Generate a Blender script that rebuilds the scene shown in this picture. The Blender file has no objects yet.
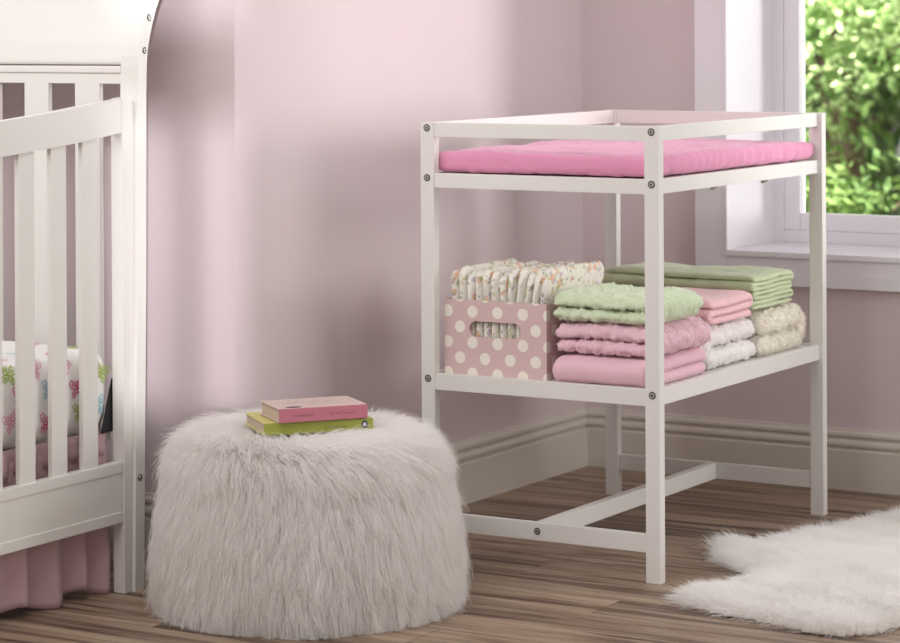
import bpy, bmesh, math, random
import numpy as np
from mathutils import Vector, noise, kdtree, Matrix
from mathutils.geometry import tessellate_polygon

random.seed(7)
rng = np.random.default_rng(11)
SC = bpy.context.scene
COL = SC.collection
PI = math.pi

# ------------------------------------------------------------------ materials
def _set(bsdf, **kw):
    for k, v in kw.items():
        k = k.replace('_', ' ')
        if k in bsdf.inputs:
            bsdf.inputs[k].default_value = v

def new_mat(name):
    m = bpy.data.materials.new(name); m.use_nodes = True
    nt = m.node_tree
    return m, nt, nt.nodes['Principled BSDF']

def N(nt, kind, **props):
    n = nt.nodes.new(kind)
    for k, v in props.items(): setattr(n, k, v)
    return n

def L(nt, a, b): nt.links.new(a, b)

def rgb(r, g, b):
    f = lambda c: (c/255/12.92) if c/255 <= .04045 else ((c/255+.055)/1.055)**2.4
    return (f(r), f(g), f(b), 1)

def add_bump(nt, bsdf, scale, strength, dist=.002, detail=4, kind='noise', vec=None):
    tex = N(nt, 'ShaderNodeTexNoise' if kind == 'noise' else 'ShaderNodeTexVoronoi')
    tex.inputs['Scale'].default_value = scale
    if kind == 'noise': tex.inputs['Detail'].default_value = detail
    co = N(nt, 'ShaderNodeTexCoord')
    L(nt, vec or co.outputs['Object'], tex.inputs['Vector'])
    b = N(nt, 'ShaderNodeBump'); b.inputs['Strength'].default_value = strength; b.inputs['Distance'].default_value = dist
    L(nt, tex.outputs[0], b.inputs['Height']); L(nt, b.outputs[0], bsdf.inputs['Normal'])
    return tex, b

def plain(name, col, rough=.5, bump=None, var=0, spec=.5, metal=0, sheen=0, sub=0):
    m, nt, b = new_mat(name)
    b.inputs['Base Color'].default_value = col
    b.inputs['Roughness'].default_value = rough
    b.inputs['Metallic'].default_value = metal
    b.inputs['Specular IOR Level'].default_value = spec
    if sheen:
        b.inputs['Sheen Weight'].default_value = sheen
        b.inputs['Sheen Roughness'].default_value = .5
    if bump: add_bump(nt, b, *bump)
    if var:
        tex = N(nt, 'ShaderNodeTexNoise'); tex.inputs['Scale'].default_value = 6; tex.inputs['Detail'].default_value = 5
        co = N(nt, 'ShaderNodeTexCoord'); L(nt, co.outputs['Object'], tex.inputs['Vector'])
        mx = N(nt, 'ShaderNodeMix', data_type='RGBA')
        mx.inputs['A'].default_value = tuple(c*(1-var) for c in col[:3])+(1,)
        mx.inputs['B'].default_value = tuple(min(1, c*(1+var)) for c in col[:3])+(1,)
        L(nt, tex.outputs['Fac'], mx.inputs['Factor']); L(nt, mx.outputs['Result'], b.inputs['Base Color'])
    return m

M = {}
M['wall'] = plain('pink_wall_paint', rgb(213, 198, 200), .75, (180, .06, .001, 3), .02, .25)
M['paint'] = plain('white_painted_wood', rgb(228, 225, 220), .38, (60, .04, .001, 3), 0, .45)
M['crib'] = plain('white_crib_paint', rgb(226, 223, 217), .34, (50, .04, .001, 3), 0, .45)
M['trim'] = plain('white_trim_paint', rgb(208, 200, 190), .42, (80, .04, .001, 3), .02, .4)
M['window'] = plain('white_window_paint', rgb(232, 228, 232), .4, None, 0, .4)
M['metal'] = plain('bolt_steel', rgb(176, 172, 160), .4, None, 0, .5, .6)
M['dark'] = plain('dark_recess', rgb(28, 25, 22), .6)
M['black'] = plain('black_matte', rgb(14, 14, 16), .6)
def furmat(name, col):
    m, nt, b = new_mat(name); b.inputs['Base Color'].default_value = col; b.inputs['Roughness'].default_value = .55; b.inputs['Specular IOR Level'].default_value = .25
    tr = N(nt, 'ShaderNodeBsdfTranslucent'); tr.inputs[0].default_value = col; ms = N(nt, 'ShaderNodeMixShader'); ms.inputs[0].default_value = .4
    L(nt, b.outputs[0], ms.inputs[1]); L(nt, tr.outputs[0], ms.inputs[2]); L(nt, ms.outputs[0], nt.nodes['Material Output'].inputs[0]); return m
M['fur'] = furmat('white_faux_fur', rgb(251, 248, 245))
M['furback'] = plain('fur_backing', rgb(225, 216, 205), .9, None, 0, .1)
M['rugfur'] = furmat('white_rug_fur', rgb(254, 252, 250))
M['pad'] = plain('pink_velour', rgb(224, 150, 182), .85, (90, .35, .002, 5), .05, .15, 0, .3)
M['skirt'] = plain('pink_cotton', rgb(200, 168, 172), .85, (300, .1, .001, 3), .04, .15, 0, .2)
M['sheet'] = plain('white_cotton_sheet', rgb(240, 238, 234), .85, (260, .1, .001, 3), 0, .15)
M['mint'] = plain('mint_plush', rgb(210, 222, 190), .9, (160, .5, .003, 5), .08, .1, 0, .5)
M['mintpile'] = plain('mint_plush_pile', rgb(226, 234, 208), .85, None, .05, .1)
M['pinkplush'] = plain('pink_plush', rgb(232, 192, 203), .9, (160, .5, .003, 5), .06, .1, 0, .5)
M['pinkpile'] = plain('pink_plush_pile', rgb(240, 206, 215), .85, None, .05, .1)
M['pinksmooth'] = plain('pink_fleece', rgb(232, 190, 202), .85, (220, .2, .002, 4), .05, .1, 0, .4)
M['waffle'] = plain('coral_pink_knit', rgb(240, 194, 198), .9, (170, .6, .003, 2, 'voronoi'), .04, .1, 0, .3)
M['whiteplush'] = plain('white_plush', rgb(240, 235, 232), .9, (150, .5, .003, 5), .04, .1, 0, .3)
M['whitepile'] = plain('white_plush_pile', rgb(246, 242, 240), .85, None, 0, .1)
M['cream'] = plain('cream_sherpa', rgb(243, 236, 222), .9, (140, .6, .003, 5), .06, .1, 0, .3)
M['creampile'] = plain('cream_sherpa_pile', rgb(248, 243, 232), .85, None, 0, .1)
M['flannel'] = plain('sage_flannel', rgb(196, 206, 168), .9, (240, .2, .002, 4), .05, .1, 0, .3)
M['bookpink'] = plain('pink_book_cloth', rgb(186, 112, 126), .6, None, .06)
M['bookcover'] = plain('faded_pink_cover', rgb(204, 182, 174), .6, None, .08)
M['bookgreen'] = plain('lime_book_cover', rgb(152, 158, 66), .5, None, .08)
M['bookyellow'] = plain('yellow_book_cover', rgb(206, 198, 120), .5, None, .06)
M['ink'] = plain('dark_ink', rgb(84, 46, 66), .6)
M['navy'] = plain('navy_print', rgb(44, 44, 84), .5)
M['inkwhite'] = plain('white_ink', rgb(220, 216, 214), .6)
M['bark'] = plain('bark', rgb(78, 62, 46), .9, (30, .6, .01, 4), .2)
M['grass'] = plain('outdoor_ground', rgb(62, 84, 34), .95, (40, .6, .02, 5), .3)
for k, c in dict(bf_pink=(214, 62, 128), bf_rose=(238, 150, 178), bf_blue=(136, 196, 212), bf_green=(158, 184, 48)).items():
    M[k] = plain('print_'+k[3:], rgb(*c), .8)

def mat_pages():
    m, nt, b = new_mat('book_pages')
    co = N(nt, 'ShaderNodeTexCoord'); mp = N(nt, 'ShaderNodeMapping'); mp.inputs['Scale'].default_value = (1, 1, 700)
    w = N(nt, 'ShaderNodeTexNoise'); w.inputs['Scale'].default_value = 1.5
    L(nt, co.outputs['Object'], mp.inputs['Vector']); L(nt, mp.outputs[0], w.inputs['Vector'])
    cr = N(nt, 'ShaderNodeValToRGB'); cr.color_ramp.elements[0].color = rgb(150, 128, 112); cr.color_ramp.elements[1].color = rgb(232, 214, 192)
    L(nt, w.outputs['Fac'], cr.inputs[0]); L(nt, cr.outputs[0], b.inputs['Base Color']); b.inputs['Roughness'].default_value = .9
    return m
M['pages'] = mat_pages()

def mat_floor():
    m, nt, b = new_mat('wood_plank_floor')
    co = N(nt, 'ShaderNodeTexCoord'); sep = N(nt, 'ShaderNodeSeparateXYZ'); L(nt, co.outputs['Object'], sep.inputs[0])
    def math_(op, a, bb=None):
        n = N(nt, 'ShaderNodeMath', operation=op)
        for i, v in enumerate((a, bb)):
            if v is None: continue
            if isinstance(v, (int, float)): n.inputs[i].default_value = v
            else: L(nt, v, n.inputs[i])
        return n.outputs[0]
    W, LEN = .128, 1.25
    row = math_('FLOOR', math_('DIVIDE', math_('ADD', sep.outputs['Y'], .034), W))
    fy = math_('FRACT', math_('DIVIDE', math_('ADD', sep.outputs['Y'], .034), W))
    off = math_('MULTIPLY', math_('FRACT', math_('MULTIPLY', row, .618)), LEN)
    xx = math_('DIVIDE', math_('ADD', math_('ADD', sep.outputs['X'], off), .3), LEN)
    colm = math_('FLOOR', xx); fx = math_('FRACT', xx)
    pid = math_('ADD', math_('MULTIPLY', row, 7.31), math_('MULTIPLY', colm, 3.17))
    wn = N(nt, 'ShaderNodeTexWhiteNoise', noise_dimensions='1D'); L(nt, pid, wn.inputs['W'])
    # stretched grain
    cmb = N(nt, 'ShaderNodeCombineXYZ')
    L(nt, math_('MULTIPLY', sep.outputs['X'], 1.3), cmb.inputs[0]); L(nt, math_('MULTIPLY', sep.outputs['Y'], 26), cmb.inputs[1]); L(nt, math_('MULTIPLY', pid, 1.7), cmb.inputs[2])
    n1 = N(nt, 'ShaderNodeTexNoise'); n1.inputs['Scale'].default_value = 1.0; n1.inputs['Detail'].default_value = 5; n1.inputs['Roughness'].default_value = .6; n1.inputs['Distortion'].default_value = .7
    L(nt, cmb.outputs[0], n1.inputs['Vector'])
    cmb2 = N(nt, 'ShaderNodeCombineXYZ')
    L(nt, math_('MULTIPLY', sep.outputs['X'], 3.5), cmb2.inputs[0]); L(nt, math_('MULTIPLY', sep.outputs['Y'], 110), cmb2.inputs[1]); L(nt, pid, cmb2.inputs[2])
    n2 = N(nt, 'ShaderNodeTexNoise'); n2.inputs['Scale'].default_value = 1.0; n2.inputs['Detail'].default_value = 4
    L(nt, cmb2.outputs[0], n2.inputs['Vector'])
    cr = N(nt, 'ShaderNodeValToRGB'); e = cr.color_ramp.elements
    e[0].position = .33; e[0].color = rgb(74, 56, 45)
    e[1].position = .72; e[1].color = rgb(184, 162, 138)
    x = cr.color_ramp.elements.new(.43); x.color = rgb(124, 101, 83)
    x = cr.color_ramp.elements.new(.50); x.color = rgb(156, 133, 112)
    L(nt, n1.outputs['Fac'], cr.inputs[0])
    cr2 = N(nt, 'ShaderNodeValToRGB'); cr2.color_ramp.elements[0].position = .35; cr2.color_ramp.elements[0].color = (.66, .63, .61, 1); cr2.color_ramp.elements[1].position = .62; cr2.color_ramp.elements[1].color = (1, 1, 1, 1)
    L(nt, n2.outputs['Fac'], cr2.inputs[0])
    mx = N(nt, 'ShaderNodeMix', data_type='RGBA', blend_type='MULTIPLY'); mx.inputs['Factor'].default_value = .8
    L(nt, cr.outputs[0], mx.inputs['A']); L(nt, cr2.outputs[0], mx.inputs['B'])
    # per-plank tone
    tone = N(nt, 'ShaderNodeMapRange'); tone.inputs['To Min'].default_value = .86; tone.inputs['To Max'].default_value = 1.1; L(nt, wn.outputs['Value'], tone.inputs['Value'])
    mx2 = N(nt, 'ShaderNodeVectorMath', operation='SCALE'); L(nt, mx.outputs['Result'], mx2.inputs[0]); L(nt, tone.outputs[0], mx2.inputs['Scale'])
    # seams
    s1 = math_('LESS_THAN', fy, .018); s2 = math_('LESS_THAN', fx, .0022); sm = math_('MAXIMUM', s1, s2)
    mx3 = N(nt, 'ShaderNodeMix', data_type='RGBA'); L(nt, math_('MULTIPLY', sm, .65), mx3.inputs['Factor']); L(nt, mx2.outputs[0], mx3.inputs['A']); mx3.inputs['B'].default_value = rgb(66, 50, 40)
    L(nt, mx3.outputs['Result'], b.inputs['Base Color'])
    b.inputs['Roughness'].default_value = .42; b.inputs['Specular IOR Level'].default_value = .4
    bp = N(nt, 'ShaderNodeBump'); bp.inputs['Strength'].default_value = .15; bp.inputs['Distance'].default_value = .002
    L(nt, n2.outputs['Fac'], bp.inputs['Height']); L(nt, bp.outputs[0], b.inputs['Normal'])
    return m
M['floor'] = mat_floor()

def mat_dots():
    m, nt, b = new_mat('pink_polka_dot_card')
    g = N(nt, 'ShaderNodeNewGeometry'); sep = N(nt, 'ShaderNodeSeparateXYZ'); L(nt, g.outputs['Position'], sep.inputs[0])
    def math_(op, a, bb=None):
        n = N(nt, 'ShaderNodeMath', operation=op)
        for i, v in enumerate((a, bb)):
            if v is None: continue
            if isinstance(v, (int, float)): n.inputs[i].default_value = v
            else: L(nt, v, n.inputs[i])
        return n.outputs[0]
    u = math_('ADD', sep.outputs['X'], sep.outputs['Y'])
    u = math_('SUBTRACT', u, -.399+.04); v = math_('SUBTRACT', sep.outputs['Z'], .5205)
    PU, PV, R = .0608, .0652, .0126
    def grid(du, dv):
        a = math_('MULTIPLY', math_('SUBTRACT', math_('FRACT', math_('ADD', math_('DIVIDE', math_('ADD', u, du), PU), 50.5)), .5), PU)
        c = math_('MULTIPLY', math_('SUBTRACT', math_('FRACT', math_('ADD', math_('DIVIDE', math_('ADD', v, dv), PV), 50.5)), .5), PV)
        return math_('LESS_THAN', math_('SQRT', math_('ADD', math_('MULTIPLY', a, a), math_('MULTIPLY', c, c))), R)
    f = math_('MAXIMUM', grid(0, 0), grid(PU/2, PV/2))
    mx = N(nt, 'ShaderNodeMix', data_type='RGBA'); mx.inputs['A'].default_value = rgb(211, 182, 181); mx.inputs['B'].default_value = rgb(236, 230, 216)
    L(nt, f, mx.inputs['Factor']); L(nt, mx.outputs['Result'], b.inputs['Base Color']); b.inputs['Roughness'].default_value = .7
    return m
M['dots'] = mat_dots()

def mat_floral():
    m, nt, b = new_mat('floral_print_white')
    co = N(nt, 'ShaderNodeTexCoord')
    base = None; cur = None
    for i, (c, sc, th) in enumerate([((228, 150, 96), 48, .33), ((150, 168, 96), 56, .34), ((170, 150, 176), 70, .33), ((206, 190, 130), 80, .3), ((120, 118, 104), 100, .24)]):
        v = N(nt, 'ShaderNodeTexVoronoi'); v.inputs['Scale'].default_value = sc
        mp = N(nt, 'ShaderNodeMapping'); mp.inputs['Location'].default_value = (i*3.1, i*1.7, i*2.3); mp.inputs['Scale'].default_value = (1, .8, .8)
        nz = N(nt, 'ShaderNodeTexNoise'); nz.inputs['Scale'].default_value = 60
        va = N(nt, 'ShaderNodeVectorMath', operation='MULTIPLY_ADD'); va.inputs[1].default_value = (.02, .02, .02)
        L(nt, co.outputs['Object'], nz.inputs['Vector']); L(nt, nz.outputs['Color'], va.inputs[0]); L(nt, co.outputs['Object'], va.inputs[2])
        L(nt, va.outputs[0], mp.inputs[0]); L(nt, mp.outputs[0], v.inputs['Vector'])
        sx = N(nt, 'ShaderNodeSeparateColor'); L(nt, v.outputs['Color'], sx.inputs[0])
        on = N(nt, 'ShaderNodeMath', operation='LESS_THAN'); L(nt, sx.outputs[0], on.inputs[0]); on.inputs[1].default_value = .48
        d = N(nt, 'ShaderNodeMath', operation='LESS_THAN'); L(nt, v.outputs['Distance'], d.inputs[0]); d.inputs[1].default_value = th
        f = N(nt, 'ShaderNodeMath', operation='MULTIPLY'); L(nt, on.outputs[0], f.inputs[0]); L(nt, d.outputs[0], f.inputs[1])
        f2 = N(nt, 'ShaderNodeMath', operation='MULTIPLY'); L(nt, f.outputs[0], f2.inputs[0]); f2.inputs[1].default_value = .55
        mx = N(nt, 'ShaderNodeMix', data_type='RGBA'); L(nt, f2.outputs[0], mx.inputs['Factor']); mx.inputs['B'].default_value = rgb(*c)
        if cur is None: mx.inputs['A'].default_value = rgb(238, 234, 224)
        else: L(nt, cur, mx.inputs['A'])
        cur = mx.outputs['Result']
    L(nt, cur, b.inputs['Base Color']); b.inputs['Roughness'].default_value = .85
    add_bump(nt, b, 120, .3, .002)
    return m
M['floral'] = mat_floral()

def mat_leaf(name, a, bcol, glow=0):
    m, nt, b = new_mat(name)
    co = N(nt, 'ShaderNodeNewGeometry')
    tx = N(nt, 'ShaderNodeTexNoise'); tx.inputs['Scale'].default_value = 5; tx.inputs['Detail'].default_value = 4; L(nt, co.outputs['Position'], tx.inputs['Vector'])
    cr = N(nt, 'ShaderNodeValToRGB'); cr.color_ramp.elements[0].position = .38; cr.color_ramp.elements[1].position = .62
    cr.color_ramp.elements[0].color = a; cr.color_ramp.elements[1].color = bcol
    L(nt, tx.outputs['Fac'], cr.inputs[0])
    L(nt, cr.outputs[0], b.inputs['Base Color']); b.inputs['Roughness'].default_value = .6; b.inputs['Specular IOR Level'].default_value = .15
    tr = N(nt, 'ShaderNodeBsdfTranslucent'); L(nt, cr.outputs[0], tr.inputs[0])
    ms = N(nt, 'ShaderNodeMixShader'); ms.inputs[0].default_value = .22
    L(nt, b.outputs[0], ms.inputs[1]); L(nt, tr.outputs[0], ms.inputs[2]); L(nt, ms.outputs[0], nt.nodes['Material Output'].inputs[0])
    return m
M['leaf'] = mat_leaf('bright_leaves', rgb(106, 146, 72), rgb(206, 222, 166))
M['leafdark'] = mat_leaf('deep_leaves', rgb(72, 100, 52), rgb(140, 168, 96))

def mat_glass():
    m = bpy.data.materials.new('window_glass'); m.use_nodes = True; nt = m.node_tree
    for n in list(nt.nodes):
        if n.type == 'BSDF_PRINCIPLED': nt.nodes.remove(n)
    t = N(nt, 'ShaderNodeBsdfTransparent'); g = N(nt, 'ShaderNodeBsdfGlossy'); g.inputs['Roughness'].default_value = .02
    fr = N(nt, 'ShaderNodeFresnel'); fr.inputs['IOR'].default_value = 1.25
    ms = N(nt, 'ShaderNodeMixShader'); L(nt, fr.outputs[0], ms.inputs[0]); L(nt, t.outputs[0], ms.inputs[1]); L(nt, g.outputs[0], ms.inputs[2])
    L(nt, ms.outputs[0], nt.nodes['Material Output'].inputs[0])
    return m
M['glass'] = mat_glass()

# ------------------------------------------------------------------ object helpers
def tag(o, label=None, cat=None, group=None, kind=None):
    if label: o['label'] = label
    if cat: o['category'] = cat
    if group: o['group'] = group
    if kind: o['kind'] = kind
    return o

def empty(name, loc=(0, 0, 0), rz=0):
    o = bpy.data.objects.new(name, None); COL.objects.link(o); o.location = loc; o.rotation_euler = (0, 0, rz)
    o.empty_display_size = .05
    return o

def wloc(o):
    v = Vector((0, 0, 0))
    while o is not None:
        v += Vector(o.location); o = o.parent
    return v

class MB:
    """collects shapes given in world coordinates, builds one mesh object"""
    def __init__(self): self.v = []; self.f = []; self.mi = []; self.sm = []
    def add(self, verts, faces, mi=0, smooth=False):
        o = len(self.v); self.v += [tuple(p) for p in verts]
        for f in faces: self.f.append(tuple(i+o for i in f)); self.mi.append(mi); self.sm.append(smooth)
    def bm(self, bm, mi=0, smooth=False):
        bm.verts.index_update()
        self.add([v.co[:] for v in bm.verts], [[v.index for v in f.verts] for f in bm.faces], mi, smooth); bm.free()
    def box(self, x0, x1, y0, y1, z0, z1, bev=.0015, mi=0, seg=2):
        bm = bmesh.new(); bmesh.ops.create_cube(bm, size=1)
        for v in bm.verts: v.co = Vector(((x0+x1)/2+v.co.x*(x1-x0), (y0+y1)/2+v.co.y*(y1-y0), (z0+z1)/2+v.co.z*(z1-z0)))
        if bev: bmesh.ops.bevel(bm, geom=bm.edges[:], offset=min(bev, .45*min(x1-x0, y1-y0, z1-z0)), segments=seg, affect='EDGES', profile=.7)
        self.bm(bm, mi); return self
    def cyl(self, c, axis, r, h, n=20, mi=0, r2=None, smooth=True):
        bm = bmesh.new(); bmesh.ops.create_cone(bm, cap_ends=True, segments=n, radius1=r, radius2=r if r2 is None else r2, depth=h)
        R = Vector((0, 0, 1)).rotation_difference(Vector(axis)).to_matrix().to_4x4()
        bmesh.ops.transform(bm, matrix=Matrix.Translation(c) @ R, verts=bm.verts)
        self.bm(bm, mi, False); return self
    def prism(self, poly, axis, a0, a1, mi=0, smooth=False):
        """poly: list of 2-D points in the plane across axis ('x': (y,z), 'y': (x,z), 'z': (x,y))"""
        def P(p, a): return {'x': (a, p[0], p[1]), 'y': (p[0], a, p[1]), 'z': (p[0], p[1], a)}[axis]
        n = len(poly); tri = tessellate_polygon([[Vector((p[0], p[1], 0)) for p in poly]])
        o = [P(p, a0) for p in poly]+[P(p, a1) for p in poly]
        self.add(o, [tuple(t) for t in tri]+[tuple(n+i for i in reversed(t)) for t in tri], mi)
        self.add(o, [(i, (i+1) % n, n+(i+1) % n, n+i) for i in range(n)], mi, smooth)
        return self
    def tube(self, pts, radii, n=8, mi=0, smooth=True):
        pts = [Vector(p) for p in pts]; rings = []
        if not hasattr(radii, '__len__'): radii = [radii]*len(pts)
        for i, p in enumerate(pts):
            d = (pts[min(i+1, len(pts)-1)]-pts[max(i-1, 0)]).normalized()
            a = d.orthogonal().normalized() if i == 0 else (pa - d*pa.dot(d)).normalized()
            pa = a; b = d.cross(a)
            rings.append([p+(a*math.cos(t)+b*math.sin(t))*radii[i] for t in [2*PI*k/n for k in range(n)]])
        v = [q for r in rings for q in r]; f = []
        for i in range(len(pts)-1):
            for k in range(n): f.append((i*n+k, i*n+(k+1) % n, (i+1)*n+(k+1) % n, (i+1)*n+k))
        f.append(tuple(reversed(range(n)))); f.append(tuple((len(pts)-1)*n+k for k in range(n)))
        self.add(v, f, mi, smooth); return self
    def build(self, name, mats, parent=None, local=False, recalc=True):
        me = bpy.data.meshes.new(name)
        off = Vector((0, 0, 0)) if (parent is None or local) else wloc(parent)
        me.from_pydata([(x-off.x, y-off.y, z-off.z) for x, y, z in self.v], [], self.f)
        for m in (mats if isinstance(mats, (list, tuple)) else [mats]): me.materials.append(m)
        me.polygons.foreach_set('material_index', self.mi); me.polygons.foreach_set('use_smooth', self.sm)
        if recalc:
            bm = bmesh.new(); bm.from_mesh(me); bmesh.ops.recalc_face_normals(bm, faces=bm.faces); bm.to_mesh(me); bm.free()
        me.update()
        o = bpy.data.objects.new(name, me); COL.objects.link(o)
        if parent is not None: o.parent = parent
        return o

def struct(o): o['kind'] = 'structure'; return o

def softbox(x0, x1, y0, y1, z0, z1, r, step, fn=None, rz=None):
    """box with rounded edges, evenly subdivided; fn(p, n) -> displacement along n.  rz: vertical radius (ellipse rounding)"""
    rz = rz or r
    nx, ny, nz = [max(2, int(round(d/step))) for d in (x1-x0, y1-y0, z1-z0)]
    idx = {}; V = []; F = []
    def vid(i, j, k):
        key = (i, j, k)
        if key not in idx:
            p = Vector((x0+(x1-x0)*i/nx, y0+(y1-y0)*j/ny, z0+(z1-z0)*k/nz))
            q = Vector((min(max(p.x, x0+r), x1-r), min(max(p.y, y0+r), y1-r), min(max(p.z, z0+rz), z1-rz)))
            d = p-q; dd = Vector((d.x/r, d.y/r, d.z/rz))
            if dd.length > 1e-9:
                dn = dd.normalized(); pos = q+Vector((dn.x*r, dn.y*r, dn.z*rz)); nrm = Vector((dn.x/r, dn.y/r, dn.z/rz)).normalized()
            else: pos = p; nrm = Vector((0, 0, 1))
            if fn: pos = pos+nrm*fn(pos, nrm)
            idx[key] = len(V); V.append(pos)
        return idx[key]
    for i in range(nx):
        for j in range(ny):
            F.append((vid(i, j, 0), vid(i, j+1, 0), vid(i+1, j+1, 0), vid(i+1, j, 0)))
            F.append((vid(i, j, nz), vid(i+1, j, nz), vid(i+1, j+1, nz), vid(i, j+1, nz)))
    for i in range(nx):
        for k in range(nz):
            F.append((vid(i, 0, k), vid(i+1, 0, k), vid(i+1, 0, k+1), vid(i, 0, k+1)))
            F.append((vid(i, ny, k), vid(i, ny, k+1), vid(i+1, ny, k+1), vid(i+1, ny, k)))
    for j in range(ny):
        for k in range(nz):
            F.append((vid(0, j, k), vid(0, j, k+1), vid(0, j+1, k+1), vid(0, j+1, k)))
            F.append((vid(nx, j, k), vid(nx, j+1, k), vid(nx, j+1, k+1), vid(nx, j, k+1)))
    return V, F

def vnoise(p, s, o=0): return noise.noise(Vector((p[0]*s+o, p[1]*s+o*1.7, p[2]*s-o)))

# ------------------------------------------------------------------ fur
def surface_points(me, n, rg, accept=None):
    me.calc_loop_triangles()
    nv = len(me.vertices); co = np.empty(nv*3); me.vertices.foreach_get('co', co); co = co.reshape(-1, 3)
    no = np.empty(nv*3); me.vertices.foreach_get('normal', no); no = no.reshape(-1, 3)
    nt = len(me.loop_triangles); t = np.empty(nt*3, dtype=np.int32); me.loop_triangles.foreach_get('vertices', t); t = t.reshape(-1, 3)
    a, b, c = co[t[:, 0]], co[t[:, 1]], co[t[:, 2]]
    ar = np.linalg.norm(np.cross(b-a, c-a), axis=1)
    if accept is not None:
        m = (co[t].mean(axis=1)); nn = no[t].mean(axis=1); ar = ar*accept(m, nn)
    pick = rg.choice(nt, size=n, p=ar/ar.sum())
    r1 = np.sqrt(rg.random(n))[:, None]; r2 = rg.random(n)[:, None]
    w0, w1, w2 = 1-r1, r1*(1-r2), r1*r2
    T = t[pick]
    P = co[T[:, 0]]*w0+co[T[:, 1]]*w1+co[T[:, 2]]*w2
    Nn = no[T[:, 0]]*w0+no[T[:, 1]]*w1+no[T[:, 2]]*w2
    Nn /= np.linalg.norm(Nn, axis=1)[:, None]+1e-9
    return P, Nn

def fur(body, name, mat, n, length, rad, comb, k=6, bend=.6, spread=.25, clump=.5, nclump=900, lvar=.35, seed=3, accept=None, floor_z=None, label=None):
    rg = np.random.default_rng(seed)
    P, Nn = surface_points(body.data, n, rg, accept)
    G = comb(P, Nn)                                    # comb direction, unit-ish
    ln = length*(1-lvar*rg.random(n))[:, None]
    kd = kdtree.KDTree(nclump); ci = rg.choice(n, nclump, replace=False)
    for j, i in enumerate(ci): kd.insert(P[i], j)
    kd.balance()
    near = np.array([kd.find(p)[1] for p in P]); cI = ci[near]
    jit = rg.normal(size=(n, 3))*spread
    cj = rg.normal(size=(n, 3))*spread*.9
    def curve(i, jt):
        p, nn, g = P[i], Nn[i], G[i]
        out = np.empty((len(i), k, 3))
        for s in range(k):
            t = s/(k-1)
            d = nn*(t*(1-bend*t*.75))+g*(bend*t*t)+jt*t*t*.6+jt*t*.35
            out[:, s] = p+d*ln[i]
        return out
    A = curve(np.arange(n), jit); B = curve(cI, cj[cI]*1.0)
    for s in range(k):
        t = s/(k-1); w = clump*t**1.3
        A[:, s] = A[:, s]*(1-w)+B[:, s]*w
    if floor_z is not None:
        lo = np.array([0, 0, floor_z]); A[:, :, 2] = np.maximum(A[:, :, 2], floor_z)
    cu = bpy.data.hair_curves.new(name); cu.add_curves([k]*n)
    cu.attributes['position'].data.foreach_set('vector', A.astype(np.float32).ravel())
    ra = cu.attributes.get('radius') or cu.attributes.new('radius', 'FLOAT', 'POINT')
    prof = np.array([1-.8*(s/(k-1))**1.5 for s in range(k)])*rad
    ra.data.foreach_set('value', np.tile(prof, n).astype(np.float32))
    cu.materials.append(mat)
    o = bpy.data.objects.new(name, cu); COL.objects.link(o); o.parent = body
    if label: o['label'] = label
    return o

# ================================================================== THE ROOM
WX, WY, RY = -.801, 1.187, -.336          # left wall face, window wall face, recess wall face
mb = MB(); mb.box(-3.2, 4.6, -6.2, WY+.02, -.05, 0, 0); struct(mb.build('floor', M['floor']))
WH = 2.55
mb = MB(); mb.box(WX-.14, WX, RY, WY+.02, 0, WH, 0); struct(mb.build('wall_left', M['wall']))
mb = MB(); mb.box(-3.2, WX-.14, RY, RY+.14, 0, WH, 0); struct(mb.build('wall_recess', M['wall']))
# window opening
OX0, OX1, OZ0, OZ1 = -.389, 1.15, .567, 2.0
JY = 1.44
mb = MB()
mb.box(WX-.14, OX0, WY, JY+.12, 0, WH, 0); mb.box(OX1, 4.6, WY, JY+.12, 0, WH, 0)
mb.box(OX0, OX1, WY, JY+.12, 0, OZ0-.012, 0); mb.box(OX0, OX1, WY, JY+.12, OZ1, WH, 0)
struct(mb.build('wall_back', M['wall']))

win = struct(empty('window_1', (.38, WY, OZ0)))
mb = MB()   # casing boards around the opening
CY = 1.165
mb.box(-.476, OX0, CY, WY+.001, .4843, OZ1+.087, .002); mb.box(OX1, OX1+.087, CY, WY+.001, .4843, OZ1+.087, .002)
mb.box(OX0, OX1, CY, WY+.001, .4843, OZ0-.014, .002); mb.box(OX0, OX1, CY, WY+.001, OZ1, OZ1+.087, .002)
mb.build('casing', M['window'], win)
mb = MB(); mb.box(OX0-.004, OX1+.004, CY-.006, JY+.04, OZ0-.014, OZ0, .002); mb.build('sill', M['window'], win)
mb = MB()   # jamb lining
mb.box(OX0-.006, OX0+.001, CY-.003, JY+.04, OZ0, OZ1, .001); mb.box(OX1-.001, OX1+.006, CY-.003, JY+.04, OZ0, OZ1, .001)
mb.box(OX0, OX1, CY-.003, JY+.04, OZ1-.001, OZ1+.006, .001)
mb.build('jamb', M['window'], win)
def ring(mb, x0, x1, z0, z1, w, y0, y1, bev=.002):
    mb.box(x0, x0+w, y0, y1, z0, z1, bev); mb.box(x1-w, x1, y0, y1, z0, z1, bev)
    mb.box(x0+w, x1-w, y0, y1, z0, z0+w, bev); mb.box(x0+w, x1-w, y0, y1, z1-w, z1, bev)
sash = MB()
ring(sash, OX0, OX1, OZ0, OZ1, .030, JY, JY+.05)
ring(sash, OX0+.030, OX1-.030, OZ0+.030, OZ1-.030, .044, JY+.006, JY+.045, .004)
sash = sash.build('sash_frame', M['window'], win)
mb = MB(); mb.box(OX0+.068, OX1-.068, JY+.022, JY+.026, OZ0+.068, OZ1-.068, 0); mb.build('pane', M['glass'], sash)

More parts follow.
